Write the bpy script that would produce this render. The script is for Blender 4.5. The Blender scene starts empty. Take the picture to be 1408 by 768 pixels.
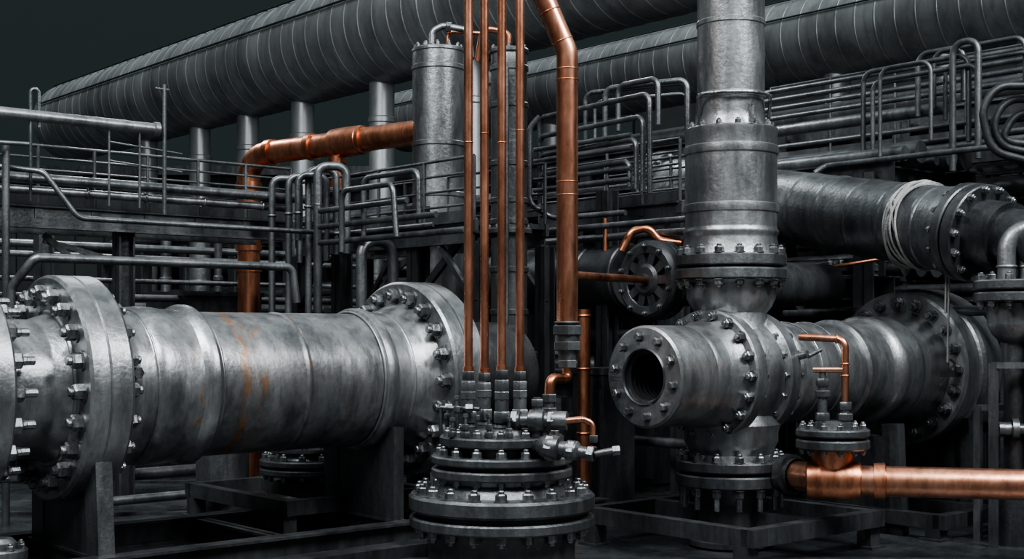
import bpy, math, random
from mathutils import Vector, Matrix
random.seed(7)
F=1800.0; H=1.75; HY=455.0
V=Vector
def P(px,py,d): return V(((px-704)/F*d, d, H+(HY-py)/F*d))
R=V((math.sin(math.radians(49)),math.cos(math.radians(49)),0))   # plant axis going right/away
N=V((R.y,-R.x,0))                                                 # plant axis going right/near
Z=V((0,0,1))
def hit(p,dr,px):
    a=(px-704)/F
    t=(a*p.y-p.x)/(dr.x-a*dr.y)
    return p+dr*t

# ---------------------------------------------------------------- materials
def newmat(name):
    m=bpy.data.materials.new(name); m.use_nodes=True
    nt=m.node_tree; b=nt.nodes["Principled BSDF"]
    return m,nt,b
def metal(name,c1,c2,metallic=.8,r1=.3,r2=.55,bump=.15,bscale=30,scale=2.5,rust=None,grime=.45):
    m,nt,b=newmat(name); n=nt.nodes; l=nt.links
    tc=n.new('ShaderNodeTexCoord')
    mp=n.new('ShaderNodeMapping'); mp.inputs['Scale'].default_value=(1,1,.35)
    l.new(tc.outputs['Object'],mp.inputs[0])
    n1=n.new('ShaderNodeTexNoise'); n1.inputs['Scale'].default_value=scale; n1.inputs['Detail'].default_value=10; n1.inputs['Roughness'].default_value=.72
    l.new(mp.outputs[0],n1.inputs['Vector'])
    n2=n.new('ShaderNodeTexNoise'); n2.inputs['Scale'].default_value=bscale; n2.inputs['Detail'].default_value=5
    l.new(tc.outputs['Object'],n2.inputs['Vector'])
    cr=n.new('ShaderNodeValToRGB'); cr.color_ramp.elements[0].position=.36; cr.color_ramp.elements[1].position=.64
    cr.color_ramp.elements[0].color=(*c1,1); cr.color_ramp.elements[1].color=(*c2,1)
    l.new(n1.outputs[0],cr.inputs[0])
    col=cr.outputs[0]
    if grime>0:
        mg=n.new('ShaderNodeMapping'); mg.inputs['Scale'].default_value=(1.7,1.7,.3); mg.inputs['Location'].default_value=(7,3,1); l.new(tc.outputs['Object'],mg.inputs[0])
        ng=n.new('ShaderNodeTexNoise'); ng.inputs['Scale'].default_value=scale*1.6; ng.inputs['Detail'].default_value=8; ng.inputs['Roughness'].default_value=.65; ng.inputs['Distortion'].default_value=.4
        l.new(mg.outputs[0],ng.inputs['Vector'])
        mg2=n.new('ShaderNodeMapRange'); mg2.inputs['From Min'].default_value=.47; mg2.inputs['From Max'].default_value=.66; mg2.inputs['To Min'].default_value=0; mg2.inputs['To Max'].default_value=grime
        l.new(ng.outputs[0],mg2.inputs['Value'])
        mx=n.new('ShaderNodeMixRGB'); mx.inputs[2].default_value=(c1[0]*.35,c1[1]*.35,c1[2]*.35,1)
        l.new(mg2.outputs[0],mx.inputs[0]); l.new(col,mx.inputs[1]); col=mx.outputs[0]
    if rust is not None:
        axis,bands=rust
        vm=n.new('ShaderNodeVectorMath'); vm.operation='DOT_PRODUCT'; vm.inputs[1].default_value=axis
        l.new(tc.outputs['Object'],vm.inputs[0])
        mp3=n.new('ShaderNodeMapping'); mp3.inputs['Scale'].default_value=(2.2,2.2,.3); l.new(tc.outputs['Object'],mp3.inputs[0])
        n3=n.new('ShaderNodeTexNoise'); n3.inputs['Scale'].default_value=7; n3.inputs['Detail'].default_value=7; n3.inputs['Roughness'].default_value=.7
        l.new(mp3.outputs[0],n3.inputs['Vector'])
        for (c,w,lo) in bands:
            s=n.new('ShaderNodeMath'); s.operation='SUBTRACT'; s.inputs[1].default_value=c; l.new(vm.outputs['Value'],s.inputs[0])
            ab=n.new('ShaderNodeMath'); ab.operation='ABSOLUTE'; l.new(s.outputs[0],ab.inputs[0])
            mr=n.new('ShaderNodeMapRange'); mr.inputs['From Min'].default_value=0; mr.inputs['From Max'].default_value=w; mr.inputs['To Min'].default_value=1; mr.inputs['To Max'].default_value=0
            l.new(ab.outputs[0],mr.inputs['Value'])
            mr2=n.new('ShaderNodeMapRange'); mr2.inputs['From Min'].default_value=lo; mr2.inputs['From Max'].default_value=lo+.10
            l.new(n3.outputs[0],mr2.inputs['Value'])
            mu=n.new('ShaderNodeMath'); mu.operation='MULTIPLY'; l.new(mr.outputs[0],mu.inputs[0]); l.new(mr2.outputs[0],mu.inputs[1])
            mx=n.new('ShaderNodeMixRGB'); mx.inputs[2].default_value=(.48,.20,.055,1)
            l.new(mu.outputs[0],mx.inputs[0]); l.new(col,mx.inputs[1]); col=mx.outputs[0]
    l.new(col,b.inputs['Base Color'])
    b.inputs['Metallic'].default_value=metallic
    mr=n.new('ShaderNodeMapRange'); mr.inputs['From Min'].default_value=.3; mr.inputs['From Max'].default_value=.7
    mr.inputs['To Min'].default_value=r1; mr.inputs['To Max'].default_value=r2
    l.new(n1.outputs[0],mr.inputs['Value']); l.new(mr.outputs[0],b.inputs['Roughness'])
    bp=n.new('ShaderNodeBump'); bp.inputs['Strength'].default_value=bump; bp.inputs['Distance'].default_value=.02
    ad=n.new('ShaderNodeMath'); ad.operation='MULTIPLY_ADD'; ad.inputs[1].default_value=2.0
    l.new(n1.outputs[0],ad.inputs[0]); l.new(n2.outputs[0],ad.inputs[2])
    l.new(ad.outputs[0],bp.inputs['Height']); l.new(bp.outputs[0],b.inputs['Normal'])
    return m
LP=P(200,527,10); LP.z=1.335
k0=LP.dot(R)
M={}
M['steel']=metal('painted_steel',(.165,.172,.178),(.38,.39,.395),.82,.27,.47,.18,24)
M['pipe']=metal('weathered_pipe_steel',(.18,.187,.193),(.42,.43,.435),.82,.25,.46,.15,18,rust=(tuple(R),((k0+.56,.05,.42),(k0+.70,.11,.52),(k0+.16,.05,.53),(k0+1.13,.04,.55),(k0+1.5,.07,.60))),grime=.6)
M['tank']=metal('tank_cladding',(.21,.22,.225),(.37,.385,.39),.6,.34,.5,.12,8,scale=.9)
M['mid']=metal('grey_steel',(.09,.095,.10),(.21,.22,.225),.78,.28,.48,.2,30)
M['rail']=metal('rail_steel',(.070,.075,.08),(.16,.168,.173),.7,.3,.48,.15,30)
M['dark']=metal('dark_steel',(.045,.048,.052),(.115,.12,.125),.7,.3,.5,.2,24)
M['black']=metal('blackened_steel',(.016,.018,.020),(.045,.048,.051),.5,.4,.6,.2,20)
M['bore']=metal('bore_shade_steel',(.07,.073,.076),(.16,.165,.17),.8,.3,.4,.05,20)  # thread steel darkened in colour to stand in for bore shade
M['bolt']=metal('bolt_steel',(.12,.125,.13),(.34,.35,.355),.85,.22,.4,.2,60,scale=14)
M['copper']=metal('copper',(.60,.26,.16),(.84,.42,.28),1.0,.23,.38,.05,14,scale=5,grime=.4)
M['copper2']=metal('aged_copper',(.50,.19,.105),(.76,.34,.205),1.0,.25,.42,.08,14,scale=5,grime=.5)
M['rope']=metal('rope_fibre',(.20,.20,.195),(.42,.41,.40),.0,.7,.9,.4,90)
M['wall']=metal('dark_cladding',(.014,.018,.019),(.035,.041,.043),.1,.6,.8,.3,4,scale=.5)
M['floor']=metal('wet_concrete',(.014,.016,.018),(.045,.05,.053),.0,.10,.45,.3,12,scale=1.3)

# ---------------------------------------------------------------- mesh builder
def basis(ax):
    ax=ax.normalized()
    up=Z if abs(ax.z)<.9 else V((1,0,0))
    u=up.cross(ax).normalized(); w=ax.cross(u).normalized()
    return ax,u,w
class MB:
    def __init__(s,name): s.name=name; s.v=[]; s.f=[]; s.m=[]; s.mats=[]
    def mi(s,k):
        if k not in s.mats: s.mats.append(k)
        return s.mats.index(k)
    def add(s,vs,fs,mat):
        o=len(s.v); s.v+= [tuple(x) for x in vs]; i=s.mi(mat)
        for f in fs: s.f.append(tuple(a+o for a in f)); s.m.append(i)
    def lathe(s,o,ax,prof0,mat='steel',seg=48):
        ax,u,w=basis(ax); vs=[]; rings=[]
        # support loops keep the shading of long straight runs clean
        prof=[prof0[0]]
        for p,q in zip(prof0,prof0[1:]):
            Ls=math.hypot(q[0]-p[0],q[1]-p[1])
            if Ls>.12 and p[1]>1e-6 and q[1]>1e-6:
                f=.015/Ls
                prof.append((p[0]+(q[0]-p[0])*f,p[1]+(q[1]-p[1])*f)); prof.append((q[0]-(q[0]-p[0])*f,q[1]-(q[1]-p[1])*f))
            prof.append(q)
        for (t,r) in prof:
            c=o+ax*t
            if r<=1e-6: rings.append([len(vs)]); vs.append(c)
            else:
                rings.append(list(range(len(vs),len(vs)+seg)))
                for k in range(seg):
                    a=2*math.pi*k/seg; vs.append(c+(u*math.cos(a)+w*math.sin(a))*r)
        fs=[]
        for A,B in zip(rings,rings[1:]):
            if len(A)==1 and len(B)==1: continue
            for k in range(seg):
                k2=(k+1)%seg
                if len(A)==1: fs.append((A[0],B[k2],B[k]))
                elif len(B)==1: fs.append((A[k],A[k2],B[0]))
                else: fs.append((A[k],A[k2],B[k2],B[k]))
        s.add(vs,fs,mat)
    def cyl(s,p0,p1,r,mat='steel',seg=16,r2=None):
        d=p1-p0; L=d.length
        s.lathe(p0,d,[(0,0),(0,r),(L,r if r2 is None else r2),(L,0)],mat,seg)
    def disc(s,o,ax,s0,s1,r,mat='steel',seg=48,c=.012):
        c=min(c,abs(s1-s0)*.3)
        s.lathe(o,ax,[(s0,0),(s0,r-c),(s0+c,r),(s1-c,r),(s1,r-c),(s1,0)],mat,seg)
    def bolt(s,p,ax,r,mat='bolt',stud=True,h=None,wash=True):
        ax=ax.normalized(); h=h or r*1.3
        if wash: s.lathe(p,ax,[(0,r*1.35),(r*.22,r*1.35),(r*.22,0)],mat,14)
        rot=random.random()
        a,u,w=basis(ax); vs=[]; q=p+ax*r*.2
        for (t,rr) in ((0,r*1.1),(h*.82,r*1.1),(h,r*.9)):
            for k in range(6):
                an=2*math.pi*k/6+rot; vs.append(q+a*t+(u*math.cos(an)+w*math.sin(an))*rr)
        fs=[(i*6+k,i*6+(k+1)%6,(i+1)*6+(k+1)%6,(i+1)*6+k) for i in range(2) for k in range(6)]+[(12,13,14,15,16,17)]
        s.add(vs,fs,mat)
        if stud: s.lathe(q+ax*h,ax,[(0,r*.62),(r*.45,r*.62),(r*.6,r*.5),(r*.6,0)],mat,10)
    def bolts(s,o,ax,t,rad,n,r,sgn=1,mat='bolt',ph=0,stud=True,h=None):
        a,u,w=basis(ax)
        for k in range(n):
            an=2*math.pi*(k+ph)/n
            s.bolt(o+a*t+(u*math.cos(an)+w*math.sin(an))*rad,a*sgn,r,mat,stud,h)
    def studs(s,o,ax,t0,t1,rad,n,r,mat='bolt',ph=0):
        a,u,w=basis(ax)
        for k in range(n):
            an=2*math.pi*(k+ph)/n; q=(u*math.cos(an)+w*math.sin(an))*rad
            s.cyl(o+a*t0+q,o+a*t1+q,r,mat,8)
    def hexn(s,o,ax,t0,t1,r,mat='bolt'):
        s.lathe(o,ax,[(t0,0),(t0,r*.92),(t0+.1*(t1-t0),r),(t1-.1*(t1-t0),r),(t1,r*.92),(t1,0)],mat,6)
    def ring(s,o,ax,t,R0,r,mat='steel',seg=48):
        s.lathe(o,ax,[(t+r*math.cos(a),R0+r*math.sin(a)) for a in [math.pi*k/8 for k in range(9)]],mat,seg)
    def tube(s,pts,r,mat='dark',fil=None,seg=12):
        pts=[V(p) for p in pts]; fil=fil or r*3
        out=[pts[0]]
        for i in range(1,len(pts)-1):
            a,b,c=pts[i-1],pts[i],pts[i+1]
            d1=(a-b); d2=(c-b); L1,L2=d1.length,d2.length
            if L1<1e-5 or L2<1e-5: continue
            d1/=L1; d2/=L2
            ang=math.acos(max(-1,min(1,d1.dot(d2))))
            if ang>math.pi-.02: out.append(b); continue
            t=min(fil/math.tan(ang/2),L1*.49,L2*.49); rr=t*math.tan(ang/2)
            bis=(d1+d2).normalized(); ce=b+bis*(rr/math.sin(ang/2))
            A=b+d1*t; C=b+d2*t; va=A-ce; vc=C-ce; tot=math.pi-ang
            n=max(3,int(tot/0.2))
            for k in range(n+1):
                f=k/n
                q=(va*math.sin((1-f)*tot)+vc*math.sin(f*tot))/math.sin(tot) if math.sin(tot)>1e-4 else va.lerp(vc,f)
                out.append(ce+q)
        out.append(pts[-1])
        pts=[out[0]]
        for q in out[1:]:
            if (q-pts[-1]).length>1e-4: pts.append(q)
        n=len(pts); tan=[]
        for i in range(n):
            tan.append((pts[min(i+1,n-1)]-pts[max(i-1,0)]).normalized())
        a,u,w=basis(tan[0]); vs=[]; fs=[]
        for i in range(n):
            if i>0:
                u=(u-tan[i]*u.dot(tan[i])).normalized(); 
            w=tan[i].cross(u)
            for k in range(seg):
                an=2*math.pi*k/seg; vs.append(pts[i]+(u*math.cos(an)+w*math.sin(an))*r)
        for i in range(n-1):
            for k in range(seg):
                k2=(k+1)%seg; fs.append((i*seg+k,i*seg+k2,(i+1)*seg+k2,(i+1)*seg+k))
        fs.append(tuple(range(seg-1,-1,-1))); fs.append(tuple((n-1)*seg+k for k in range(seg)))
        s.add(vs,fs,mat)
    def box(s,c,x,y,z,mat='dark'):  # half vectors
        vs=[c+x*i+y*j+z*k for i in(-1,1) for j in(-1,1) for k in(-1,1)]
        fs=[(0,1,3,2),(4,6,7,5),(0,4,5,1),(2,3,7,6),(0,2,6,4),(1,5,7,3)]
        s.add(vs,fs,mat)
    def beam(s,p0,p1,w,h,mat='dark'):
        d=(p1-p0); L=d.length; d/=L
        up=Z if abs(d.z)<.9 else R
        side=up.cross(d).normalized(); up2=d.cross(side)
        s.box((p0+p1)/2,d*L/2,side*w/2,up2*h/2,mat)
    def ibeam(s,p0,p1,w,h,mat='dark',t=.02):
        d=(p1-p0); L=d.length; d/=L
        up=Z if abs(d.z)<.9 else R
        side=up.cross(d).normalized(); up2=d.cross(side); c=(p0+p1)/2
        s.box(c,d*L/2,side*t/2,up2*h/2,mat)
        for q in(-1,1): s.box(c+up2*q*(h/2-t/2),d*L/2,side*w/2,up2*t/2,mat)
    def done(s):
        me=bpy.data.meshes.new(s.name); me.from_pydata(s.v,[],s.f)
        for k in s.mats: me.materials.append(M[k])
        me.polygons.foreach_set('material_index',s.m)
        import bmesh
        bm=bmesh.new(); bm.from_mesh(me); bmesh.ops.recalc_face_normals(bm,faces=bm.faces)
        for f in bm.faces: f.smooth=True
        for e in bm.edges:
            if len(e.link_faces)==2:
                if e.calc_face_angle(0)>math.radians(33): e.smooth=False
        bm.to_mesh(me); bm.free()
        o=bpy.data.objects.new(s.name,me); bpy.context.collection.objects.link(o); return o

# ================================================================ LEFT PIPELINE
b=MB('flanged_pipeline'); o=LP; ax=R
b.disc(o,ax,-1.62,-1.25,.76,'steel',72,.02)
b.bolts(o,ax,-1.25,.63,18,.055,1)
b.studs(o,ax,-1.25,-1.08,.63,18,.03)
b.lathe(o,ax,[(-2.6,0),(-2.6,.5),(-1.5,.5),(-1.25,.56),(-1.18,.5),(-.9,.5),(-.78,.54)],'steel',64)
b.lathe(o,ax,[(-.79,0),(-.79,.56),(-.776,.57),(-.776,.80),(-.755,.822),(-.64,.822),(-.63,.812),(-.62,.822),(-.48,.822),(-.455,.80),(-.455,.0)],'steel',96)
b.bolts(o,ax,-.776,.69,20,.054,-1)
b.bolts(o,ax,-.455,.69,20,.05,1)
b.lathe(o,ax,[(-.46,.64),(-.40,.60),(-.30,.575),(-.18,.57),(-.14,.60),(-.08,.605),(.02,.60),(.1,.585),(.2,.585),(.23,.605),(.26,.622),(.31,.622),(.34,.60),(.37,.568),
   (.6,.565),(1.1,.565),(1.11,.57),(1.13,.57),(1.14,.565),(1.84,.565),(1.86,.60),(1.89,.612),(1.93,.612),(1.96,.60),(1.98,.575),(2.12,.575),(2.25,.61),(2.36,.66)],'pipe',96)
for q in(-.16,.22,.36,1.84,1.97,2.14):b.ring(o,ax,q,.572,.014,'pipe',72)
b.lathe(o,ax,[(2.34,0),(2.34,.64),(2.36,.65),(2.36,.83),(2.38,.85),(2.50,.85),(2.505,.835),(2.52,.835),(2.525,.85),(2.68,.85),(2.70,.83),(2.70,0)],'steel',96)
b.bolts(o,ax,2.36,.73,20,.054,-1); b.bolts(o,ax,2.70,.73,20,.046,1,'dark')
b.lathe(o,ax,[(2.7,.62),(2.85,.5),(3.6,.5),(3.75,.35),(3.8,0)],'dark',48)
q=o+R*(-.36)+Z*.12-N*(-.50)
b.cyl(q,q+N*.12,.03,'bolt');b.hexn(q,N,.1,.16,.045)
for t in(-.62,2.0):
    c=o+R*t
    if t>0: b.beam(V((c.x,c.y,0))+N*.42,V((c.x,c.y,0))+N*.42+Z*.95,.22,.10,'dark')
    else: b.beam(V((c.x,c.y,.05))+N*.62,V((c.x,c.y,0))+N*.55+Z*.93,.20,.12,'mid')
    b.beam(V((c.x,c.y,0))-N*.42,V((c.x,c.y,0))-N*.42+Z*.95,.22,.10,'dark')
    b.box(V((c.x,c.y,.42)),R*.04,N*.5,Z*.36,'dark')
b.done()
b=MB('pipeline_skid_frame')
g=V((LP.x,LP.y,0))
for n_ in(-.7,.75):
    b.ibeam(g+N*n_-R*3+Z*.1,g+N*n_+R*4.2+Z*.1,.16,.2,'dark')
for t in(-2.0,-.62,.8,2.0,3.4):
    b.ibeam(g-N*.7+R*t+Z*.1,g+N*.75+R*t+Z*.1,.12,.16,'dark')
b.beam(g+N*1.25-R*3+Z*.06,g+N*1.25+R*3.2+Z*.06,.22,.12,'dark')
b.done()
b=MB('capped_floor_flange'); c=P(2,760,8.8); c.z=0
b.disc(c,Z,.12,.2,.17,'mid'); b.disc(c,Z,.21,.29,.17,'mid'); b.lathe(c,Z,[(0,.1),(.33,.1),(.36,.07),(.37,0)],'mid',24); b.bolts(c,Z,.29,.135,8,.022,1)
b.done()

# ================================================================ RIGHT VALVE ASSEMBLY
b=MB('flanged_gate_valve'); o=P(885,518,10); o.z=1.40; ax=R
prof=[(0,.225),(0,.375),(.015,.394),(.40,.394),(.42,.388),(.44,.394),(.58,.40),(.66,.43),(.72,.45)]
b.lathe(o,ax,prof,'steel',80)
prof=[(0,.226),(-.012,.215),(0,.205)]
for k in range(11): prof+=[(.02+.045*k,.205),(.04+.045*k,.205),(.045+.045*k,.182),(.06+.045*k,.182)]
prof+=[(.53,.182)]
b.lathe(o,ax,prof,'bore',64)
b.lathe(o,ax,[(.53,.182),(.9,.182),(.9,0)],'black',48)  # black colour stands in for the shade deep in the bore
b.bolts(o,ax,0,.308,10,.030,-1,'bolt',.3,False)
b.lathe(o,ax,[(.72,.3),(.72,.51),(.735,.525),(.84,.525),(.855,.51),(.87,.46),(.9,.47),(1.0,.49),(1.1,.49),(1.13,.47),(1.15,.51),(1.165,.525),(1.27,.525),(1.285,.51),(1.30,.45),(1.36,.44),(1.40,.46),(1.43,.46),(1.45,.42),
 (2.35,.42),(2.37,.45),(2.43,.45),(2.45,.42),(2.75,.43),(2.80,.46),(2.84,.485),(2.88,.485),(2.91,.46),(3.05,.455),(3.1,.485),(3.14,.485),(3.18,.465),(3.35,.50),(3.465,.54)],'steel',80)
for q in(1.7,2.0): b.ring(o,ax,q,.42,.012)
b.bolts(o,ax,.72,.475,18,.035,-1); b.bolts(o,ax,1.285,.475,18,.033,1)
b.bolts(o,ax,.855,.475,18,.026,1,stud=False); b.bolts(o,ax,1.15,.475,18,.026,-1,stud=False)
b.lathe(o,ax,[(3.46,0),(3.46,.69),(3.48,.715),(3.66,.715),(3.68,.70),(3.70,.70),(3.72,.72)],'steel',80)
b.lathe(o,ax,[(3.72,.72),(3.74,.75),(4.0,.75),(4.02,.73),(4.02,0)],'mid',80)
b.bolts(o,ax,3.46,.61,20,.046,-1); b.bolts(o,ax,4.02,.6,20,.036,1)
b.lathe(o,ax,[(4.0,.6),(4.1,.55),(4.4,.55),(4.5,.3),(4.52,0)],'dark',48)
C=hit(o,ax,1005); C.z=0
b.lathe(C,Z,[(.02,.0),(.02,.34),(.06,.34),(.08,.26),(.36,.26),(.44,.30),(.5,.34)],'dark',48)
b.disc(C,Z,.50,.60,.445,'mid'); b.disc(C,Z,.625,.71,.445,'mid')
b.bolts(C,Z,.71,.395,14,.035,1); b.bolts(C,Z,.50,.395,14,.035,-1,h=.06); b.studs(C,Z,.33,.5,.395,14,.024)
b.lathe(C,Z,[(.71,.34),(.76,.33),(.80,.35),(.86,.38),(.93,.38),(1.0,.40),(1.1,.36)],'steel',48)
b.lathe(C,Z,[(1.72,.35),(1.80,.30),(1.90,.29),(1.95,.33),(2.02,.36),(2.13,.365),(2.15,.42),(2.16,.445)],'steel',64)
b.disc(C,Z,2.165,2.255,.449,'mid'); b.disc(C,Z,2.275,2.37,.449,'mid')
b.bolts(C,Z,2.37,.405,16,.034,1); b.bolts(C,Z,2.165,.405,16,.034,-1)
b.lathe(C,Z,[(2.37,.40),(2.42,.385),(2.50,.372),(2.52,.372),(2.54,.385),(2.56,.385),(2.58,.372),(2.70,.372),(2.71,.382),(2.74,.386),(2.77,.382),(2.78,.372),(3.17,.372),(3.18,.382),(3.21,.386),(3.24,.382),(3.25,.372),(3.34,.372),(3.36,.378),(3.385,.378),(3.395,.36),(3.40,.30),(3.45,.28),(3.50,.272),
  (3.63,.272),(3.64,.280),(3.67,.280),(3.68,.272),(4.22,.272),(4.23,.28),(4.26,.28),(4.27,.272),(4.9,.272),(6.6,.272),(6.6,0)],'steel',72)
b.bolts(C,Z,3.395,.335,14,.022,1)
hz=3.62
b.tube([C+V((-.29,-.05,3.38)),C+V((-.29,-.18,hz+.03)),C+V((-.1,-.31,hz+.03)),C+V((.1,-.31,hz+.03)),C+V((.29,-.18,hz+.03)),C+V((.29,-.05,3.38))],.015,'bolt',.08,8)
b.box(C+V((.1,-.36,3.47))*1,V((.02,0,0)),V((0,.02,0)),Z*.07,'bolt')
q=o+R*1.28-(-N)*.5+Z*.15
b.cyl(q,q+N*.08+Z*.02,.03,'bolt');b.cyl(q+N*.08,q+N*.09+R*.15+Z*.05,.018,'bolt')
for t in(2.6,3.75):
    c=o+R*t; b.box(V((c.x,c.y,.42)),R*.05,N*.5,Z*.42,'dark'); b.beam(V((c.x,c.y,0))+N*.55,V((c.x,c.y,.95))+N*.5,.16,.1,'dark')
b.done()
def frame_stand(name,c,h,half,half2,bh=.11,mat='mid'):
    b=MB(name); c=V((c.x,c.y,0))
    for sN in(-1,1):
        b.beam(c+N*half*sN-R*half2+Z*(h-bh/2),c+N*half*sN+R*half2+Z*(h-bh/2),.11,bh,mat)
    for sR in(-1,0,1):
        b.beam(c+R*(half2-.055)*sR-N*half+Z*(h-bh/2-.002),c+R*(half2-.055)*sR+N*half+Z*(h-bh/2-.002),.11,bh*.98,mat)
    for sN in(-1,1):
        for sR in(-1,1):
            q=c+N*(half-.06)*sN+R*(half2-.06)*sR
            b.beam(q,q+Z*(h-bh),.13,.13,mat); b.box(q+Z*.01,R*.1,N*.1,Z*.01,mat)
    return b.done()
frame_stand('steel_valve_stand',C,.31,.84,.84,.13,'dark')
cc=o+R*3.4
frame_stand('steel_valve_stand',cc,.22,1.0,.9,.12,'dark')

# ================================================================ CENTRE MANIFOLD
b=MB('wellhead_flange_stack'); c=P(690,600,9.3); c.z=0; CM=c
b.lathe(c,Z,[(0,.0),(0,.60),(.06,.60),(.08,.52),(.25,.52),(.36,.56),(.39,.6)],'dark',64)
b.disc(c,Z,.38,.455,.655,'mid',80); b.disc(c,Z,.495,.61,.66,'mid',80,.018)
b.lathe(c,Z,[(.45,.60),(.50,.60)],'black',48)
b.bolts(c,Z,.61,.58,20,.037,1); b.bolts(c,Z,.38,.58,20,.035,-1,h=.05); 
b.lathe(c,Z,[(.61,.47),(.65,.45),(.69,.42),(.73,.44)],'mid',64)
b.disc(c,Z,.725,.79,.50,'mid',72); b.lathe(c,Z,[(.78,.44),(.83,.44)],'black',48)
b.disc(c,Z,.82,.88,.50,'mid',72)
b.bolts(c,Z,.88,.435,16,.032,1);b.bolts(c,Z,.725,.435,16,.027,-1)
b.lathe(c,Z,[(.88,.36),(.93,.36),(.945,.38)],'dark',48)
b.disc(c,Z,.945,1.015,.44,'mid',72)
b.bolts(c,Z,1.015,.385,14,.028,1)
b.lathe(c,Z,[(1.015,.30),(1.05,.29),(1.07,.27),(1.07,0)],'dark',48)
b.done()
def riser(px,d,ybot,top=6.2,r=.031,name='copper_riser_tube'):
    b=MB(name); q=P(px,ybot,d); zb=q.z; q.z=0
    b.lathe(q,Z,[(1.02,0),(1.02,.062),(1.08,.062),(1.10,.042),(1.2,.042)],'dark',20)
    b.hexn(q,Z,1.11,1.19,.065,'mid'); b.lathe(q,Z,[(1.19,.048),(1.27,.048),(1.27,.038),(1.36,.038)],'mid',20)
    b.hexn(q,Z,1.27,1.33,.058,'mid')
    b.hexn(q,Z,zb-.15,zb-.07,.056,'mid'); b.lathe(q,Z,[(1.33,.036),(zb-.07,.036)],'dark',16)
    b.hexn(q,Z,zb-.06,zb,.048,'dark'); b.lathe(q,Z,[(zb-.02,.04),(zb+.03,.038),(zb+.03,.02)],'copper2',20)
    b.lathe(q,Z,[(zb,r),(top,r)],'copper',20)
    for k in(1,2): b.ring(q,Z,zb+1.45*k+random.random()*.4,r,.004,'copper2',20)
    b.done()
riser(644,9.2,510); riser(666,9.45,512); riser(690,9.15,508); riser(715,9.42,510)
b=MB('copper_main_riser'); d=9.8
c=P(780,445,d)
top=P(780,72,d); 
b.tube([c,top,P(744,-12,d),P(690,-130,d)],.081,'copper',.16,32)
for y in(95,110,250,268): b.ring(P(780,y,d),Z,0,.081,.005,'copper2',32)
q=P(780,72,d); dd=(P(744,-12,d)-q).normalized()
b.ring(q+dd*.09,dd,0,.081,.006,'copper2',32); b.ring(q+dd*.33,dd,0,.081,.006,'copper2',32)
g=V((c.x,c.y,0)); z0=c.z
b.lathe(g,Z,[(z0-.02,.06),(z0+.01,.10),(z0+.02,.09),(z0+.02,.05)],'mid',32)
b.hexn(g,Z,z0-.085,z0-.01,.118,'mid'); b.lathe(g,Z,[(z0-.14,.09),(z0-.085,.09)],'dark',32); b.hexn(g,Z,z0-.20,z0-.13,.11,'mid')
b.lathe(g,Z,[(z0-.28,.06),(z0-.2,.075)],'mid',24); b.hexn(g,Z,z0-.33,z0-.27,.075,'mid')
e1=g+Z*(z0-.33); e2=P(780,520,d); e3=P(757,520,9.6); e4=P(755,545,9.6)
b.tube([e1,e2,e3,e4],.038,'copper2',.05,16)
q=V((e4.x,e4.y,0)); zz=e4.z
b.hexn(q,Z,zz-.04,zz+.02,.058,'mid'); b.lathe(q,Z,[(zz-.2,.04),(zz-.04,.04)],'mid',20); b.hexn(q,Z,zz-.13,zz-.08,.062,'mid')
b.tube([q+Z*(zz-.18),q+Z*1.12,V((CM.x+.28,CM.y+.05,1.12))],.038,'dark',.05,14)
w=P(889,380,11.25); w.z=2.19
b.tube([V((c.x,c.y,2.17)),w],.032,'copper2',.05,16)
b.lathe(V((c.x,c.y,2.17)),w-V((c.x,c.y,2.17)),[(.06,.0),(.06,.045),(.13,.045),(.13,.03)],'copper2',16)
b.done()
# end flange with recessed slots
b=MB('bolted_end_flange')
b.lathe(w,R,[(0.0,.225),(-.01,.235),(-.02,.30),(0,.33),(.03,.345),(.09,.345),(.09,0)],'dark',48)
b.lathe(w,R,[(.0,.24),(.03,.235),(.03,.1)],'black',40)  # black backing puts the shade of the slots into the colour
b.lathe(w,R,[(-.03,0),(-.03,.11),(-.01,.14),(.06,.145)],'dark',32)
b.disc(w,R,.11,.2,.345,'dark'); b.lathe(w,R,[(-.07,0),(-.07,.05),(-.02,.06)],'dark',24)
a_,u_,w_=basis(R)
for k in range(10):
    an=2*math.pi*k/10; rd=(u_*math.cos(an)+w_*math.sin(an)); q=w+rd*.185
    b.box(q+R*.018,rd*.06,(w_*math.cos(an)-u_*math.sin(an))*.036,R*.024,'dark')
    b.bolt(w+(u_*math.cos(an+.3)+w_*math.sin(an+.3))*.29-R*.018,-R,.02,'mid')
b.lathe(w,R,[(.2,.22),(2.6,.22),(2.6,0)],'dark',32)
b.tube([w+R*1.2,V(((w+R*1.2).x,(w+R*1.2).y,0))],.12,'dark',.1,20)
b.done()
b=MB('needle_valve_manifold')
A=P(700,578,9.1); B_=P(780,578,9.0); X=(B_-A).normalized(); L=(B_-A).length
b.lathe(A,X,[(0,0),(0,.045),(.03,.065),(.08,.065),(.09,.05),(.14,.05),(.15,.078),(.2,.084),(.25,.078),(.26,.055),(.3,.055),(.31,.068),(L,.065),(L,0)],'mid',28)
b.hexn(A,X,.02,.07,.076,'mid'); b.hexn(A,X,.28,.33,.072,'mid')
q=A+X*.2; b.cyl(q,q+Z*.16,.03,'mid'); b.hexn(q,Z,.1,.15,.045,'mid'); b.cyl(q-Z*.01,V((q.x,q.y,1.02)),.04,'dark')
b.tube([B_-X*.01,P(802,576,9.0),P(815,582,9.0),P(816,606,8.98)],.022,'copper',.05,12)
b.hexn(P(816,600,8.98),Z,-.04,.01,.033,'mid')
A=P(742,612,8.9); B_=P(818,624,8.72); X=(B_-A).normalized(); L=(B_-A).length
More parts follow.
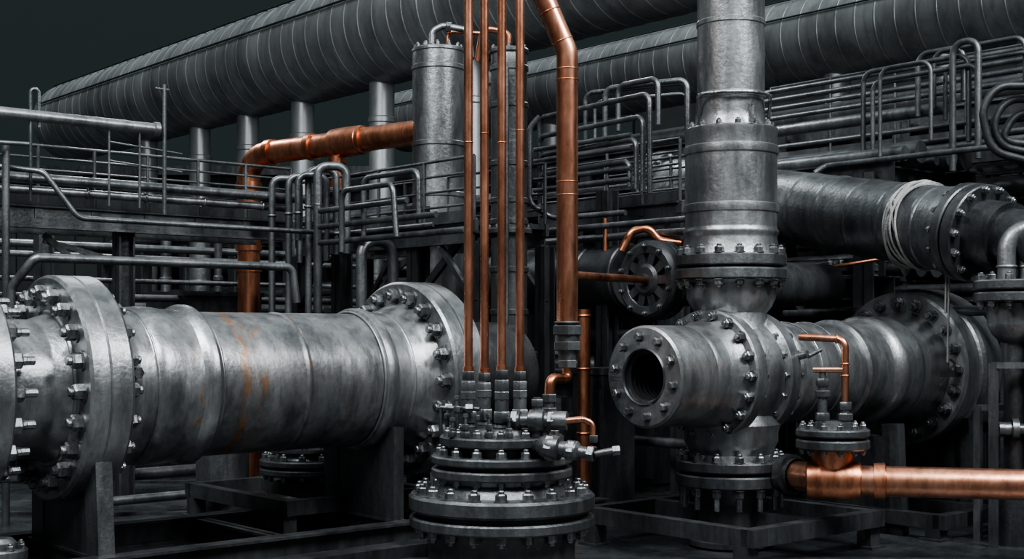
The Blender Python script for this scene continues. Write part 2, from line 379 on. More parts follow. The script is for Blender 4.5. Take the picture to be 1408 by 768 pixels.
b.lathe(A,X,[(0,0),(0,.06),(.04,.08),(.1,.086),(.15,.082),(.16,.055),(.2,.055),(.21,.068),(.28,.064),(.30,.04),(L,.04),(L,0)],'mid',28)
b.hexn(A,X,.06,.12,.092,'mid'); b.hexn(A,X,.22,.27,.074,'mid'); b.hexn(A,X,L-.05,L,.055,'mid')
b.tube([B_,P(850,618,8.7)],.024,'mid'); b.hexn(P(846,619,8.7),V((1,0,.1)),-.02,.03,.035,'mid')
b.cyl(A+X*.05,A+X*.05+V((-.14,.15,-.02)),.05,'dark'); 
for px,y,dd in((615,570,9.3),(628,560,9.1),(640,585,9.0),(655,572,9.35),(672,585,9.0),(700,590,9.0),(622,590,9.05),(735,592,9.15)):
    q=P(px,y,dd); g=V((q.x,q.y,1.02))
    b.cyl(g,q,.016,'dark',10); b.hexn(g,Z,.0,.04,.034,'mid'); b.hexn(q,Z,-.03,.01,.026,'mid'); b.lathe(q,Z,[(.01,.012),(.05,.012),(.06,.022),(.08,.022),(.085,0)],'bolt',10)
b.tube([P(606,560,9.2),P(660,562,9.1)],.016,'mid'); b.hexn(P(612,560,9.2),V((1,0,0)),0,.05,.03,'mid'); b.hexn(P(640,561,9.1),V((1,0,0)),0,.05,.035,'mid')
b.tube([P(606,560,9.2),V((P(606,560,9.2).x,9.2,1.03))],.014,'mid')
b.done()

# ================================================================ HORIZONTAL TANKS
def tank(name,p,px_l,px_r_t,r,step=.5,leg=(),legr=.22):
    b=MB(name); e=hit(p,-N,px_l); end=p+N*px_r_t; L=(end-e).length
    prof=[(r*.0-.72*r,0)]
    for k in range(1,9):
        a=math.pi/2*k/8; prof.append((-.72*r*math.cos(a),r*math.sin(a)))
    t=.3
    while t<L:
        prof+=[(t,r),(t+.012,r+.008),(t+.04,r+.008),(t+.052,r)]; t+=step
    prof+=[(L,r),(L,0)]
    b.lathe(e,N,prof,'tank',96)
    side=R*(-1)
    for ang,rr in((58,.018),(20,.022)):
        q=(side*math.cos(math.radians(ang))+Z*math.sin(math.radians(ang)))*(r+.04)
        b.tube([e+q+N*.2,end+q],rr,'dark',seg=8)
    for lx in leg:
        q=hit(p,N,lx); h=q.z-r*.8
        g=V((q.x,q.y,0))
        b.lathe(g,Z,[(0,.0),(0,.3),(.05,.3),(.06,legr),(h-.9,legr),(h-.88,legr+.02),(h-.8,legr+.02),(h-.78,legr),(h,legr)],'tank',28)
    return b.done()
pt=P(400,79,26)
tank('horizontal_storage_tank',pt,98,16,.985,.42,(203,275,341,416,525,650,1000),.23)
pt2=P(900,98,34.6)
tank('horizontal_storage_tank',pt2,560,15,1.0,.5,(760,1000,1150,1300,1420),.33)

# ================================================================ VERTICAL VESSELS
b=MB('vertical_accumulator_vessel'); c=P(603,68,14.3); zt=c.z; c=V((c.x,c.y,0)); r=.285; VC=c
b.lathe(c,Z,[(0,0),(0,.34),(.05,.34),(.06,r)]+[q for z in(1.0,2.0,3.2,3.75,4.58) for q in((z,r),(z+.01,r+.012),(z+.05,r+.012),(z+.06,r))]+[(zt-.04,r),(zt,r-.03),(zt,0)],'steel',56)
b.disc(c,Z,zt-.05,zt,.295,'steel'); b.bolts(c,Z,zt,.25,12,.025,1)
b.tube([c+Z*zt+V((-.07,0,0)),c+V((-.07,0,zt+.2)),c+V((.05,0,zt+.26)),c+V((.32,-.05,zt+.2)),c+V((.36,-.05,zt-.1))],.035,'steel',.08,14)
b.hexn(c+V((-.07,0,0)),Z,zt,zt+.06,.07); b.hexn(c+V((.08,0,zt+.25)),V((1,0,-.1)),0,.06,.055)
b.tube([c+V((.1,.1,zt)),c+V((.1,.1,zt+.22)),c+V((.5,.2,zt+.22))],.022,'copper2',.06)
b.done()
b=MB('vertical_accumulator_vessel'); c=P(700,68,12.4); zt=c.z; c=V((c.x,c.y,0)); r=.172
b.lathe(c,Z,[(0,0),(0,.25),(.05,.25),(.06,r)]+[q for z in(1.9,2.3,2.75,2.95,3.3,3.85,4.2) for q in((z,r),(z+.01,r+.012),(z+.05,r+.012),(z+.06,r))]+[(zt-.04,r),(zt,r-.02),(zt,0)],'mid',48)
b.disc(c,Z,zt-.05,zt,.19,'mid'); b.bolts(c,Z,zt,.155,10,.018,1)
b.disc(c,Z,2.66,2.72,.22,'mid');b.bolts(c,Z,2.72,.19,10,.016,1)
b.disc(c,Z,1.5,1.56,.27,'mid');b.disc(c,Z,1.4,1.47,.27,'mid');b.bolts(c,Z,1.56,.23,10,.02,1)
b.tube([c+Z*zt,c+V((0,0,zt+.16)),c+V((-.25,0,zt+.2)),c+V((-.3,.05,zt-.1))],.03,'copper2',.08,12)
for zz in(1.8,2.5,3.4,4.1): b.cyl(c+V((-.02,-.14,zz)),c+V((-.02,-.25,zz)),.022,'bolt')
b.cyl(c+V((-.02,-.24,1.75)),c+V((-.02,-.24,4.2)),.02,'mid')
b.done()

# ================================================================ COPPER OVERHEAD LINE
b=MB('copper_header_pipe'); s=P(578,181,14.3); e=P(342,214,15.7)
r=.135
b.tube([s,e,V((e.x,e.y,0))],r,'copper2',.30,28)
hd=(s-e).normalized(); HL=(s-e).length
for t,w1 in((HL*.60,.2),):
    q=e+hd*t; b.lathe(q,hd,[(-w1-.02,r),(-w1,r+.03),(.0,r+.035),(w1,r+.03),(w1+.02,r)],'copper2',28)
for t in(.36,1.0,1.75): 
    q=e+hd*t; b.lathe(q,hd,[(-.03,r),(-.03,r+.022),(.05,r+.022),(.05,r)],'copper2',28)
for z in(e.z-.36,e.z-1.1,1.9,2.5): b.lathe(V((e.x,e.y,z)),Z,[(-.04,r),(-.04,r+.02),(.04,r+.02),(.04,r)],'copper2',28)
q=e+hd*HL*.54; b.tube([q,q-Z*.52],.085,'copper2',.1,20); b.lathe(q-Z*.2,Z,[(-.03,.085),(-.03,.105),(.03,.105),(.03,.085)],'copper2',20)
b.disc(q-Z*.56,Z,0,.05,.14,'mid')
b.done()
b=MB('copper_drop_pipe'); q=P(803,425,12.2); g=V((q.x,q.y,0)); b.lathe(g,Z,[(0,0),(0,.06),(q.z,.06),(q.z,0)],'copper2',20)
for z in(.8,1.4,q.z-.06): b.ring(g,Z,z,.06,.012,'copper2',20)
b.done()

# ================================================================ RIGHT SLOPING PIPE + ROPE
b=MB('insulated_transfer_pipe'); p0=P(925,262,15.3); p1=P(1325,318,11.5); a=(p1-p0); L=a.length; a.normalize(); r=.37
prof=[(0,0),(0,r)]; t=.3
while t<L-.3:
    prof+=[(t,r),(t+.015,r+.008),(t+.04,r+.008),(t+.055,r)]; t+=.42
prof+=[(L-.1,r+.02),(L,r+.04)]
b.lathe(p0,a,prof,'mid',64)
b.disc(p0,a,-.1,0,.45,'dark'); b.disc(p0,a,-.22,-.12,.45,'dark'); b.bolts(p0,a,0,.40,14,.028,1); b.bolts(p0,a,-.22,.4,14,.028,-1)
b.disc(p0,a,L,L+.10,.43,'dark'); b.disc(p0,a,L+.12,L+.24,.43,'dark'); b.bolts(p0,a,L,.39,14,.03,-1); b.bolts(p0,a,L+.24,.39,14,.03,1)
b.lathe(p0,a,[(L+.24,.3),(L+.5,.3),(L+.5,0)],'dark',40)
q=p1+a*.45
b.tube([q,q+a*.6+Z*.0,q+a*.6-Z*3],.25,'dark',.4,24)
b.done()
b=MB('coiled_rope'); 
c=hit(V((p0.x,p0.y,0)),V((a.x,a.y,0)).normalized(),1266); tt=(V((c.x,c.y,0))-V((p0.x,p0.y,0))).length/V((a.x,a.y,0)).length
cc=p0+a*tt; aa,uu,ww=basis(a)
for k in range(7):
    ps=[]
    for j in range(49):
        an=2*math.pi*j/48; rr=.388+.010*math.sin(3*an+k)+.008*(k%2)
        ps.append(cc+aa*((k-3)*.026+.03*math.sin(an+k*.5)+.015*math.sin(2*an+k))+(uu*math.cos(an)+ww*math.sin(an))*rr)
    b.tube(ps,.011,'rope',.01,6)
s0=cc+(-uu if uu.y>0 else uu)*.41
for k,(dx,yy) in enumerate(((0.02,500),(.06,430))):
    bot=P(1303-k*3,yy,s0.y-.02*k)
    ps=[s0+V((dx,0,.22)),s0+V((dx+.03,-.03,-.1)),V((bot.x,s0.y-.04,s0.z-.4)),bot]
    b.tube(ps,.010,'rope',.2,6)
bot=P(1303,498,s0.y)
b.tube([bot,bot+V((.0,0,-.06)),bot+V((.06,0,-.1)),bot+V((.06,0,0)),bot+V((.02,0,.03))],.012,'dark',.02,8); b.box(bot-Z*.1,V((.06,0,0)),V((0,.02,0)),Z*.03,'dark')
b.done()

# ================================================================ small nozzle + copper tubing right
b=MB('copper_drain_line'); d=10.0
c=P(1145,600,9.95); g=V((c.x,c.y,0))
zf=H+(455-592)/F*9.7
b.disc(g,Z,zf-.06,zf,.275,'mid',56); b.disc(g,Z,zf-.155,zf-.08,.275,'mid',56); b.bolts(g,Z,zf,.23,12,.024,1); b.bolts(g,Z,zf-.155,.23,12,.02,-1)
b.lathe(g,Z,[(zf-.38,.10),(zf-.3,.12),(zf-.2,.17),(zf-.155,.17)],'copper2',32)
b.lathe(g,Z,[(zf,.13),(zf+.04,.12),(zf+.06,.09),(zf+.06,0)],'dark',24)
m0=P(1085,648,10.35); zl=m0.z-.02; m0.z=zl
tee=V((g.x,g.y,zl)); m1=P(1440,660,9.6); m1.z=zl
far=tee+(m1-tee)*2.0
b.tube([m0,tee,m1,far],.115,'copper',.3,28)
dirn=(m1-tee).normalized()
b.lathe(tee,dirn,[(-.2,.115),(-.19,.14),(-.1,.15),(.12,.15),(.2,.14),(.21,.115)],'copper2',28)
b.lathe(tee,dirn,[(.30,.115),(.30,.135),(.38,.14),(.39,.115)],'copper2',28)
b.tube([tee,V((g.x,g.y,zf-.3))],.11,'copper2',.1,24)
b.lathe(m0,(tee-m0),[(-.03,.0),(-.03,.16),(.04,.16),(.05,.13),(.09,.13)],'mid',28)
for px,yt,dd in((1131,520,9.95),(1162,552,9.9)):
    q=P(px,yt,dd); qq=V((q.x,q.y,0))
    b.lathe(qq,Z,[(zf,.0),(zf,.055),(zf+.05,.055),(zf+.06,.035),(q.z,.035),(q.z,0)],'mid',20)
    b.hexn(qq,Z,zf+.06,zf+.12,.055,'mid'); b.hexn(qq,Z,q.z-.06,q.z,.05,'mid'); b.hexn(qq,Z,q.z-.14,q.z-.09,.06,'mid')
tp=P(1162,552,9.9)
b.tube([tp,P(1162,466,9.9),P(1100,463,10.15)],.028,'copper',.07,14)
b.tube([P(1162,508,9.9),P(1118,508,9.95)],.022,'copper',.05,12); b.tube([P(1131,522,9.95),P(1131,508,9.95)],.025,'mid',.05,12)
for y in(500,516): b.ring(P(1162,y,9.9),Z,0,.028,.008,'copper2',16)
b.ring(P(1150,465.5,9.95),V((1,0,0)),0,.03,.008,'copper2',16)
b.done()

# ================================================================ right edge vertical valve
b=MB('vertical_riser_elbow'); c=P(1396,400,10.8); g=V((c.x,c.y,0)); z0=c.z
b.disc(g,Z,z0-.09,z0-.01,.33,'mid'); b.disc(g,Z,z0+.01,z0+.09,.33,'mid'); b.bolts(g,Z,z0+.09,.28,12,.03,1); b.bolts(g,Z,z0-.09,.28,12,.03,-1)
b.lathe(g,Z,[(z0-.45,0),(z0-.42,.12),(z0-.36,.18),(z0-.28,.22),(z0-.1,.23)],'mid',36)
b.lathe(g,Z,[(0,.2),(.4,.2),(.5,.09),(z0-.4,.09)],'dark',36)
for r_,off in((.075,0),(.06,.16)):
    b.tube([g+V((-.09+off,-.05,z0+.08)),g+V((-.09+off,-.05,z0+.5-off*.5)),g+V((.6,-.1,z0+.56-off*.5))],r_,'steel',.2,20)
    b.ring(g+V((-.09+off,-.05,z0+.2)),Z,0,r_,.012,'steel',20)
b.done()
b=MB('flexible_hose_bundle')
for k in range(3):
    y0=118+k*18; x0=1350+k*14
    b.tube([P(1440,y0,11.5+k*.1),P(x0+18,y0,11.5+k*.1),P(x0,y0+35,11.5+k*.1),P(x0+12,208-k*6,11.5+k*.1),P(1440,228-k*14,11.5+k*.1)],.036,'black',.22,14)
b.done()

# ================================================================ flanged spool under left pipe
b=MB('flanged_floor_valve'); c=P(425,640,12.3); g=V((c.x,c.y,0))
zs=.30
b.lathe(g,Z,[(zs,0),(zs,.3),(zs+.05,.3),(zs+.07,.22),(.46,.22)],'dark',40)
b.disc(g,Z,.42,.48,.46,'mid'); b.disc(g,Z,.50,.56,.46,'mid'); b.bolts(g,Z,.56,.40,14,.032,1); b.bolts(g,Z,.42,.4,14,.026,-1)
b.lathe(g,Z,[(.56,.3),(.6,.28),(.63,.34),(.66,.34),(.66,0)],'mid',40); b.bolts(g,Z,.66,.28,10,.025,1)
b.done()
frame_stand('steel_valve_stand',g,.31,.87,.8,.13,'dark')

# ================================================================ walkways
def walkway(name,p,dr,L,away,w,zd,rh,rails=4,post=1.0,beam=.22,far=True,rr=.016,mat='rail',legs=True):
    b=MB(name); p=V((p.x,p.y,zd)); 
    for off in(0,w):
        b.ibeam(p+away*off-Z*beam/2,p+away*off+dr*L-Z*beam/2,.1,beam,mat)
    n=max(2,int(L/.25))
    for k in range(n+1):
        b.beam(p+dr*L*k/n-Z*.03,p+dr*L*k/n+away*w-Z*.03,.03,.05,'dark')
    for k in range(int(w/.12)+1):
        b.beam(p+away*k*.12-Z*.01,p+away*k*.12+dr*L-Z*.01,.012,.035,'dark')
    b.beam(p+Z*.05,p+dr*L+Z*.05,.008,.1,mat)
    m=max(1,round(L/post))
    for off in((0,w) if far else (0,)):
        for k in range(m+1):
            q=p+away*off+dr*L*k/m
            b.cyl(q-Z*.05,q+Z*rh,rr*1.15,mat,8)
            b.box(q-Z*.06,dr*.04,away*.02,Z*.06,mat)
        for k in range(rails):
            h=rh*(k+1)/rails
            b.cyl(p+away*off+Z*h,p+away*off+dr*L+Z*h,rr if k==rails-1 else rr*.75,mat,8)
    if legs:
        m2=max(1,round(L/2.2))
        for k in range(m2+1):
            for off in(0,w):
                q=p+away*off+dr*(L*k/m2); q2=V((q.x,q.y,0))
                b.ibeam(q2,q2+Z*(zd-beam),.14,.14,'dark',.014)
                if k<m2: b.beam(q2+Z*(zd-beam-.55),q2+Z*(zd-beam-.02)+dr*.5,.05,.05,'dark')
                if k>0: b.beam(q2+Z*(zd-beam-.55),q2+Z*(zd-beam-.02)-dr*.5,.05,.05,'dark')
    return b.done()
pA=P(-60,277,12.2); 
cornerA=hit(V((pA.x,pA.y,0)),R,400)
LA=(cornerA-V((pA.x,pA.y,0))).length
walkway('elevated_walkway',pA-R*1.5,R,LA+1.5,-N,.8,2.97,.58,5,.6,far=False,legs=False)
pB=cornerA+R*.1
eB=hit(pB,N,652); walkway('elevated_walkway',pB,N,(eB-pB).length,R,.9,2.80,.60,4,.75)
pC=P(745,290,14.6); pC.z=0
eC=hit(pC,N,935); walkway('elevated_walkway',pC,N,(eC-pC).length,R,1.0,3.05,.62,5,.5)
pD=P(1060,215,17); pD.z=0
walkway('elevated_walkway',pD,N,4.6,R,1.2,3.95,.95,5,.9,.3)

# ================================================================ process piping (left)
a=P(-20,152,11.8); e=hit(a,R,218)
b=MB('overhead_steam_pipe'); b.tube([a-R*1,e],.055,'steel',seg=16); b.lathe(e,R,[(-.06,.055),(-.05,.07),(0,.07),(.01,0)],'steel',16)
q=hit(a,R,226); b.cyl(V((q.x,q.y,2.9)),V((q.x,q.y,q.z+.45)),.02,'mid',10); b.cyl(V((q.x,q.y,q.z+.4))-R*.1,V((q.x,q.y,q.z+.4))+R*.05,.012,'mid',8)
for px in(42,): 
    q=hit(a,R,px); b.tube([V((q.x,q.y,2.95)),V((q.x,q.y,q.z+.25)),V((q.x,q.y,q.z+.25))+R*.08,V((q.x+R.x*.08,q.y+R.y*.08,q.z-.1))],.016,'mid',.04,8)
for px in(150,192):
    q=hit(a,R,px); b.cyl(V((q.x,q.y,2.95)),V((q.x,q.y,q.z)),.012,'mid',8)
q=hit(a,R,250); q2=hit(a,R,150)
for zz in(.1,.28): b.cyl(V((q2.x,q2.y,q.z+zz-.45)),V((q.x,q.y,q.z+zz-.5)),.009,'mid',8)
b.done()
b=MB('handrail_pipe_loop')
a=P(15,395,11.3); k=P(48,354,11.3); e=hit(k,R,402); b.tube([V((a.x,a.y,1.2)),a,k,e,e+R*.05-Z*.35],.04,'mid',.09,14)
b.done()
b=MB('conduit_run')
a=P(-30,225,11.9); k1=P(60,236,11.95); k2=P(108,300,12.0)
e=hit(k2,R,470); b.tube([a,k1,k2,e,e+N*1.6],.026,'mid',.12,12)
a=P(-20,240,12.1); e=hit(a,R,420); b.tube([a-R,e],.05,'mid',.1,14)
a=P(60,262,12.5); e=hit(a,R,400); b.tube([a-R*.6,e],.04,'steel',.1,14)
for px in(120,200,280,360):
    q=hit(a,R,px); b.ring(q,R,0,.04,.012,'bolt',14)
a=P(8,196,11.8); b.tube([V((a.x,a.y,0)),a],.035,'mid',.1,12); a=P(-10,196,11.7); b.tube([a,a+N*.05,P(40,198,11.8)],.02,'mid')
b.done()
b=MB('vertical_pipe_bundle')
for i,(px,yt,yb,d) in enumerate(((397,242,420,13.9),(410,240,330,13.7),(424,232,440,13.8),(437,228,440,13.5),(374,245,420,14.0))):
    q=P(px,yt,d); b.tube([V((q.x,q.y,P(px,yb,d).z if i in(1,) else 0)),q,q+R*.25+N*.15,q+R*.25+N*.15-Z*.9],.036 if i!=3 else .045,'mid',.1,14)
    b.ring(q-Z*.4,Z,0,.036,.014,'bolt',12)
for k in range(3):
    y=250+k*22; a=P(440,y+40,13.4); b.tube([a,hit(a,N,560+k*40)],.03,'mid',.1)
q=P(497,330,12.9); 
b.tube([V((q.x,q.y,0)),q,q+R*.38,V((q.x+R.x*.38,q.y+R.y*.38,1.9))],.055,'mid',.16,16)
q=P(470,262,12.8); b.tube([q-Z*.6,q,hit(q,N,540),hit(q,N,545)-Z*.5],.028,'mid',.1)
q=P(500,245,12.9); b.tube([q-Z*.6,q,hit(q,N,575),hit(q,N,576)-Z*.5],.028,'mid',.1)
b.done()
for px,d,r_ in((275,18.5,.15),(412,18,.13),(228,17.5,.07),(300,17,.05),(515,17,.12)):
    b=MB('standing_process_pipe')
    q=P(px,300,d); g=V((q.x,q.y,0)); b.lathe(g,Z,[(0,0),(0,r_),(1.5,r_),(1.51,r_+.015),(1.56,r_+.015),(1.57,r_),(2.4,r_),(2.41,r_+.015),(2.46,r_+.015),(2.47,r_),(3.2,r_)],'mid',20)
    b.disc(g,Z,3.2,3.25,r_+.05,'mid',20); b.disc(g,Z,0,.04,r_+.06,'mid',20)
    b.done()
b=MB('steel_support_frame')
for px,d,zt in((170,13.4,2.8),(575,13.1,3.0),(470,14.5,3.0),(835,13.6,3.2),(640,14.8,3.3),(60,14.5,3.0)):
    q=P(px,455,d); b.ibeam(V((q.x,q.y,0)),V((q.x,q.y,zt)),.17,.17,'dark',.02)
b.beam(P(520,330,13.6)+V((0,0,-.1)),P(640,320,12.6),.08,.1,'dark')
b.beam(P(585,395,13.0),P(637,325,12.7),.05,.07,'mid'); b.beam(P(600,370,13.0),P(655,300,12.6),.03,.04,'mid')
b.beam(P(575,345,13.1),P(528,385,13.3),.04,.05,'mid')
b.beam(P(165,360,13.4),P(60,330,12.9),.04,.05,'dark'); b.beam(P(60,322,12.9),P(95,352,13.0),.05,.06,'dark')
b.done()

b=MB('looped_guard_rail')
def loop(px0,px1,yt,yb,d,r=.028,d2=None):
    d2=d2 or d
    a=P(px0,yt,d); c=P(px1,yt,d2); c.z=a.z
    b.tube([V((a.x,a.y,P(px0,yb,d).z)),a,c,V((c.x,c.y,P(px0,yb,d).z))],r,'mid',.09,12)
for k in range(4): loop(742,893-k*9,162+k*26,285-k*4,13.6,.026,12.2+k*.1)
loop(805,945,128,200,13.8,.024,13.2); loop(832,945,122,190,13.5,.03,13.0); loop(818,945,140,200,13.9,.02,13.4)
loop(850,905,118,180,13.2,.028,12.8)
for y in(206,222,248,262): 
    a=P(735,y,13.5); b.tube([a,hit(a,N,868)],.024,'mid')
b.tube([P(742,160,13.0),P(728,175,13.0),P(728,280,13.0),P(760,300,13.0),P(860,292,12.4)],.028,'mid',.15)
b.done()
b=MB('pipe_rack_loops')
def loopN(px0,px1,yt,yb,d,r):
    a=P(px0,yt,d); c=hit(a,N,px1); zb=P(px0,yb,d).z
    b.tube([V((a.x,a.y,zb)),a,c,V((c.x,c.y,zb+.1))],r,'rail',.12,12)
for i,(x0,x1,yt,yb,r) in enumerate(((1187,1332,100,225,.028),(1200,1345,112,225,.026),(1262,1325,75,160,.03),(1284,1410,72,150,.026),(1300,1420,90,165,.022),(1210,1280,95,215,.022),(1310,1345,60,235,.035))):
    loopN(x0,x1,yt,yb,14.2-.15*i,r)
for y in(128,140,152,165,205,222,232):
    a=P(1050,y,16.3); e=hit(a,N,1450); b.tube([a,e],random.choice((.022,.03,.045)),'rail')
a=P(1120,238,13.5); b.tube([a,P(1135,228,13.5),hit(P(1135,228,13.5),N,1440)],.03,'rail',.1)
a=P(1060,182,15.5); b.tube([a,hit(a,N,1300)],.07,'mid',seg=16)
b.done()

b=MB('flanged_isolation_valve'); c=P(1190,372,14.2); g=V((c.x,c.y,0)); z=c.z
b.lathe(g,Z,[(0,.3),(z-.3,.3),(z-.2,.36),(z-.1,.4)],'dark',40); b.disc(g,Z,z-.14,z-.06,.48,'dark'); b.disc(g,Z,z-.03,z+.05,.48,'dark'); b.bolts(g,Z,z+.05,.42,14,.033,1); b.bolts(g,Z,z-.14,.42,14,.028,-1)
b.lathe(g,Z,[(z+.05,.3),(z+.12,.26),(z+.14,0)],'dark',40)
b.tube([P(1090,372,13.4),P(1150,366,13.4),P(1235,352,13.3)],.018,'copper2',.1); b.tube([P(1215,346,13.3),P(1300,362,13.2)],.016,'copper2',.1)
b.done()
b=MB('copper_branch_tube'); b.tube([P(832,300,13.0),P(832,345,13.0)],.02,'copper2'); b.tube([P(855,345,12.9),P(868,318,12.9),P(892,312,12.9),P(905,330,12.9),P(938,334,12.8)],.04,'copper2',.12,14); b.done()

b=MB('dark_process_pipe'); a=P(690,388,15.0); e=hit(a,N,872); b.lathe(a,(e-a),[(0,0),(0,.33)]+[q for t in(.5,1,1.5,2.0) for q in((t,.33),(t+.01,.345),(t+.04,.345),(t+.05,.33))]+[((e-a).length,.33),((e-a).length,0)],'dark',48)
b.tube([a+N*.5,V(((a+N*.5).x,(a+N*.5).y,0))],.15,'dark'); b.done()

b=MB('guard_rail_frame')
for (x0,x1,y0,d) in((1366,1440,502,10.6),(1345,1440,560,11.0)):
    a=P(x0,y0,d); c=P(x1,y0,d); b.beam(a,c,.05,.05,'rail'); 
    for q in(a,c): b.beam(V((q.x,q.y,0)),V((q.x,q.y,q.z+.02)),.06,.05,'rail')
q=P(1400,590,10.7); b.lathe(q,V((1,-.2,0)),[(-.15,0),(-.15,.06),(-.05,.06),(-.05,.09),(0,.09),(.0,.05),(.4,.05)],'mid',20)
b.done()

# ================================================================ background pipe racks
def colm(b,p,h): b.ibeam(V((p.x,p.y,0)),V((p.x,p.y,h)),.24,.24,'dark',.03)
for row,(dy,h,wd,kmax) in enumerate(((18,3.4,1.6,3),(22.3,4.4,2,5),(30,5.4,2,7))):
    b=MB('pipe_rack')
    base=V((0,dy,0)); tR=kmax*1.9+.3
    for k in range(-7,kmax+1):
        p=base+N*k*1.9; colm(b,p,h); colm(b,p+R*wd,h)
        for z in(h,h-1.2,h-2.4): b.ibeam(V((p.x,p.y,z)),V((p.x,p.y,z))+R*wd,.18,.2,'dark')
    for z in(h,h-1.2,h-2.4):
        for off in(0,wd): b.ibeam(base+N*-14+R*off+Z*z,base+N*tR+R*off+Z*z,.2,.24,'dark')
        for j in range(5):
            rr=random.choice((.05,.08,.12,.15)); q=base+R*(.2+j*(wd-.4)/4)+Z*(z+.12+rr)
            b.tube([q-N*14,q+N*tR],rr,random.choice(('dark','rail','mid')),seg=14)
    b.done()
b=MB('low_process_pipes')
for (y,d,r,m) in((470,14.8,.05,'dark'),(500,15,.09,'dark'),(540,15.5,.06,'dark'),(420,15.8,.07,'dark'),(345,14.0,.035,'mid'),(380,14.3,.03,'mid'),(405,14.6,.045,'dark'),(330,15.5,.05,'mid')):
    a=P(-60,y,d); b.tube([a-R,hit(a,R,640)],r,m,seg=12)
for (y,d,r,m) in((640,13.3,.05,'mid'),(690,12.2,.045,'mid'),(655,14,.07,'dark')):
    a=P(140,y,d); b.tube([a,hit(a,R,330),hit(a,R,330)+Z*.2],r,m,seg=12)
for (x,y,d,r,m,x2) in((720,420,15.5,.1,'dark',1100),(720,460,14.8,.06,'dark',950),(790,520,14.5,.12,'dark',960),(820,600,13.5,.05,'mid',1000),(720,335,14.5,.04,'mid',960),(1080,405,14.8,.07,'dark',1420),(1080,430,13.6,.05,'mid',1420),(1100,340,14.5,.05,'dark',1400),(720,320,13.8,.03,'mid',950),(1080,560,14.5,.15,'dark',1420)):
    a=P(x,y,d); b.tube([a,hit(a,N,x2)],r,m,seg=14)
b.done()
for (px,d,w_,h) in((830,12.6,.35,1.35),(900,14.8,.8,2.0),(280,17,.9,2.2),(520,17,.8,2.0)):
    b=MB('equipment_cabinet')
    q=P(px,455,d); b.box(V((q.x,q.y,h/2+.05)),R*w_*.6,N*w_*.6,Z*(h/2-.05),'black'); b.box(V((q.x,q.y,h+.02)),R*w_*.63,N*w_*.63,Z*.03,'dark'); b.box(V((q.x,q.y,.05)),R*w_*.55,N*w_*.55,Z*.05,'dark')
    for s_ in(-.3,.3): b.box(V((q.x,q.y,h/2))-R*w_*.61+N*w_*s_,R*.01,N*w_*.25,Z*(h/2-.15),'dark'); b.box(V((q.x,q.y,h/2))-R*w_*.63+N*w_*s_*.2,R*.012,N*.015,Z*.08,'bolt')
    b.done()
b=MB('domed_vessel'); q=P(306,432,13.0); g=V((q.x,q.y,0))
b.lathe(g,Z,[(0,.26),(1.6,.26),(1.65,.32),(1.7,.32),(1.72,.26),(1.82,.23),(1.89,.14),(1.91,0)],'mid',40); b.bolts(g,Z,1.7,.29,12,.02,1); b.done()

# ================================================================ ground + backdrop building
b=MB('floor'); b.box(V((0,20,-.05)),V((45,0,0)),V((0,40,0)),Z*.05,'floor'); b.done()
b=MB('wall_back')
b.box(V((0,45,3.6)),V((40,0,0)),V((0,.2,0)),Z*3.6,'wall')
for k in range(-40,41): b.box(V((k,44.75,3.6)),V((.06,0,0)),V((0,.08,0)),Z*3.6,'wall')
b.box(V((0,44.7,7.2)),V((40,0,0)),V((0,.3,0)),Z*.15,'dark')
b.box(V((22,43,5.2)),V((18,0,0)),V((0,.5,0)),Z*5.2,'wall')
b.done()
b=MB('floor_drain_channel')
for k in range(4): b.beam(V((-6,9.9+k*2.6,.015)),V((6,9.9+k*2.6,.015)),.12,.03,'dark')
b.done()

# ================================================================ light
w=bpy.data.worlds.new('World'); bpy.context.scene.world=w; w.use_nodes=True; nt=w.node_tree; nn=nt.nodes; ll=nt.links
bg=nn['Background']; tc=nn.new('ShaderNodeTexCoord'); sx=nn.new('ShaderNodeSeparateXYZ'); cr=nn.new('ShaderNodeValToRGB')
ll.new(tc.outputs['Generated'],sx.inputs[0]); ll.new(sx.outputs[2],cr.inputs[0])
e=cr.color_ramp.elements; e[0].position=0; e[0].color=(.022,.031,.032,1); e[1].position=.9; e[1].color=(.68,.75,.78,1)
m_=e.new(.3); m_.color=(.025,.034,.035,1); m_=e.new(.55); m_.color=(.17,.20,.215,1)
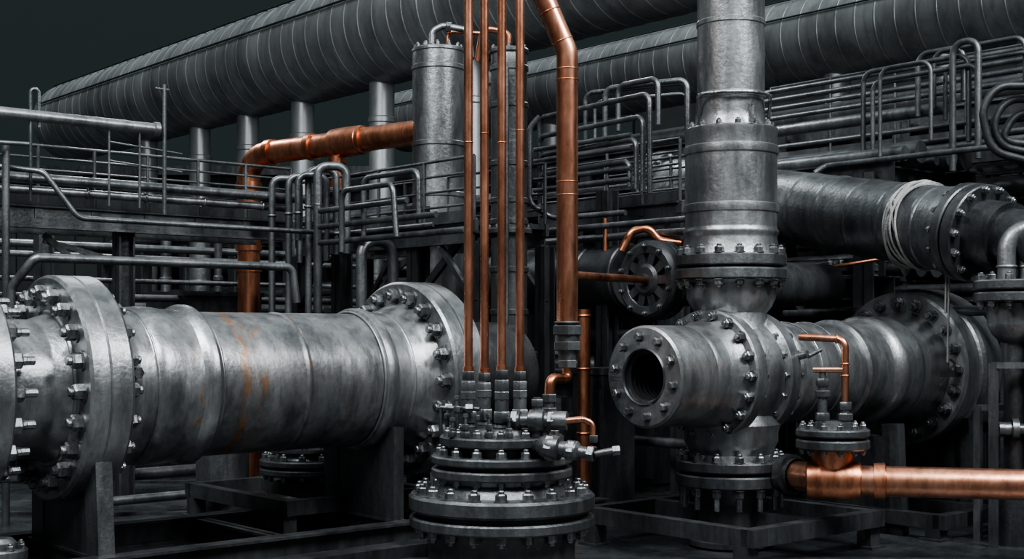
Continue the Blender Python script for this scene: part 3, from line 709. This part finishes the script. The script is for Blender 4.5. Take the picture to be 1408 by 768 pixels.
# overcast sky, brightened behind the viewer as an added frontal fill
mr=nn.new('ShaderNodeMapRange'); mr.inputs['From Min'].default_value=.1; mr.inputs['From Max'].default_value=-.9; mr.inputs['To Min'].default_value=0; mr.inputs['To Max'].default_value=.12
ll.new(sx.outputs[1],mr.inputs['Value'])
mx=nn.new('ShaderNodeMixRGB'); mx.blend_type='ADD'; mx.inputs[0].default_value=1
cb=nn.new('ShaderNodeCombineXYZ')
for i in range(3): ll.new(mr.outputs[0],cb.inputs[i])
ll.new(cr.outputs[0],mx.inputs[1]); ll.new(cb.outputs[0],mx.inputs[2]); ll.new(mx.outputs[0],bg.inputs[0])
bg.inputs[1].default_value=1.0
def area(name,loc,target,size,power,col):
    l=bpy.data.lights.new(name,'AREA'); l.shape='DISK'; l.size=size; l.energy=power; l.color=col
    o=bpy.data.objects.new(name,l); o.location=loc; o.rotation_euler=(V(target)-V(loc)).to_track_quat('-Z','Y').to_euler(); bpy.context.collection.objects.link(o)
area('added_overhead_light',(-5,4,11),(-1,11,1.5),4,1350,(.95,.98,1))  # unseen area light, added above left to brighten the metal
area('added_overhead_light',(7,5,10),(2,12,2),3.5,1350,(.95,.98,1))  # unseen area light, added above right as fill on the metal
area('added_overhead_light',(-5,17.5,6.6),(-5.5,19,0),.8,180,(.95,.98,1))  # unseen fill, added over the left racks to lift the background
area('added_overhead_light',(1.2,16,6.3),(1.2,17,0),.8,90,(.95,.98,1))  # weaker unseen fill, added to lift the racks further right
s=bpy.data.lights.new('sun','SUN'); s.energy=1.85; s.angle=math.radians(12); s.color=(.95,.98,1)
so=bpy.data.objects.new('sun',s); so.rotation_euler=(math.radians(38),0,math.radians(12)); bpy.context.collection.objects.link(so)
try: bpy.context.scene.view_settings.look='AgX - Medium High Contrast'
except Exception as ex: print(ex)

cam=bpy.data.cameras.new('camera'); cam.sensor_width=36; cam.lens=F/1408*36; cam.shift_y=(HY-384)/1408; cam.clip_end=300
co=bpy.data.objects.new('camera',cam); co.location=(0,0,H); co.rotation_euler=(math.pi/2,0,0); bpy.context.collection.objects.link(co)
bpy.context.scene.camera=co
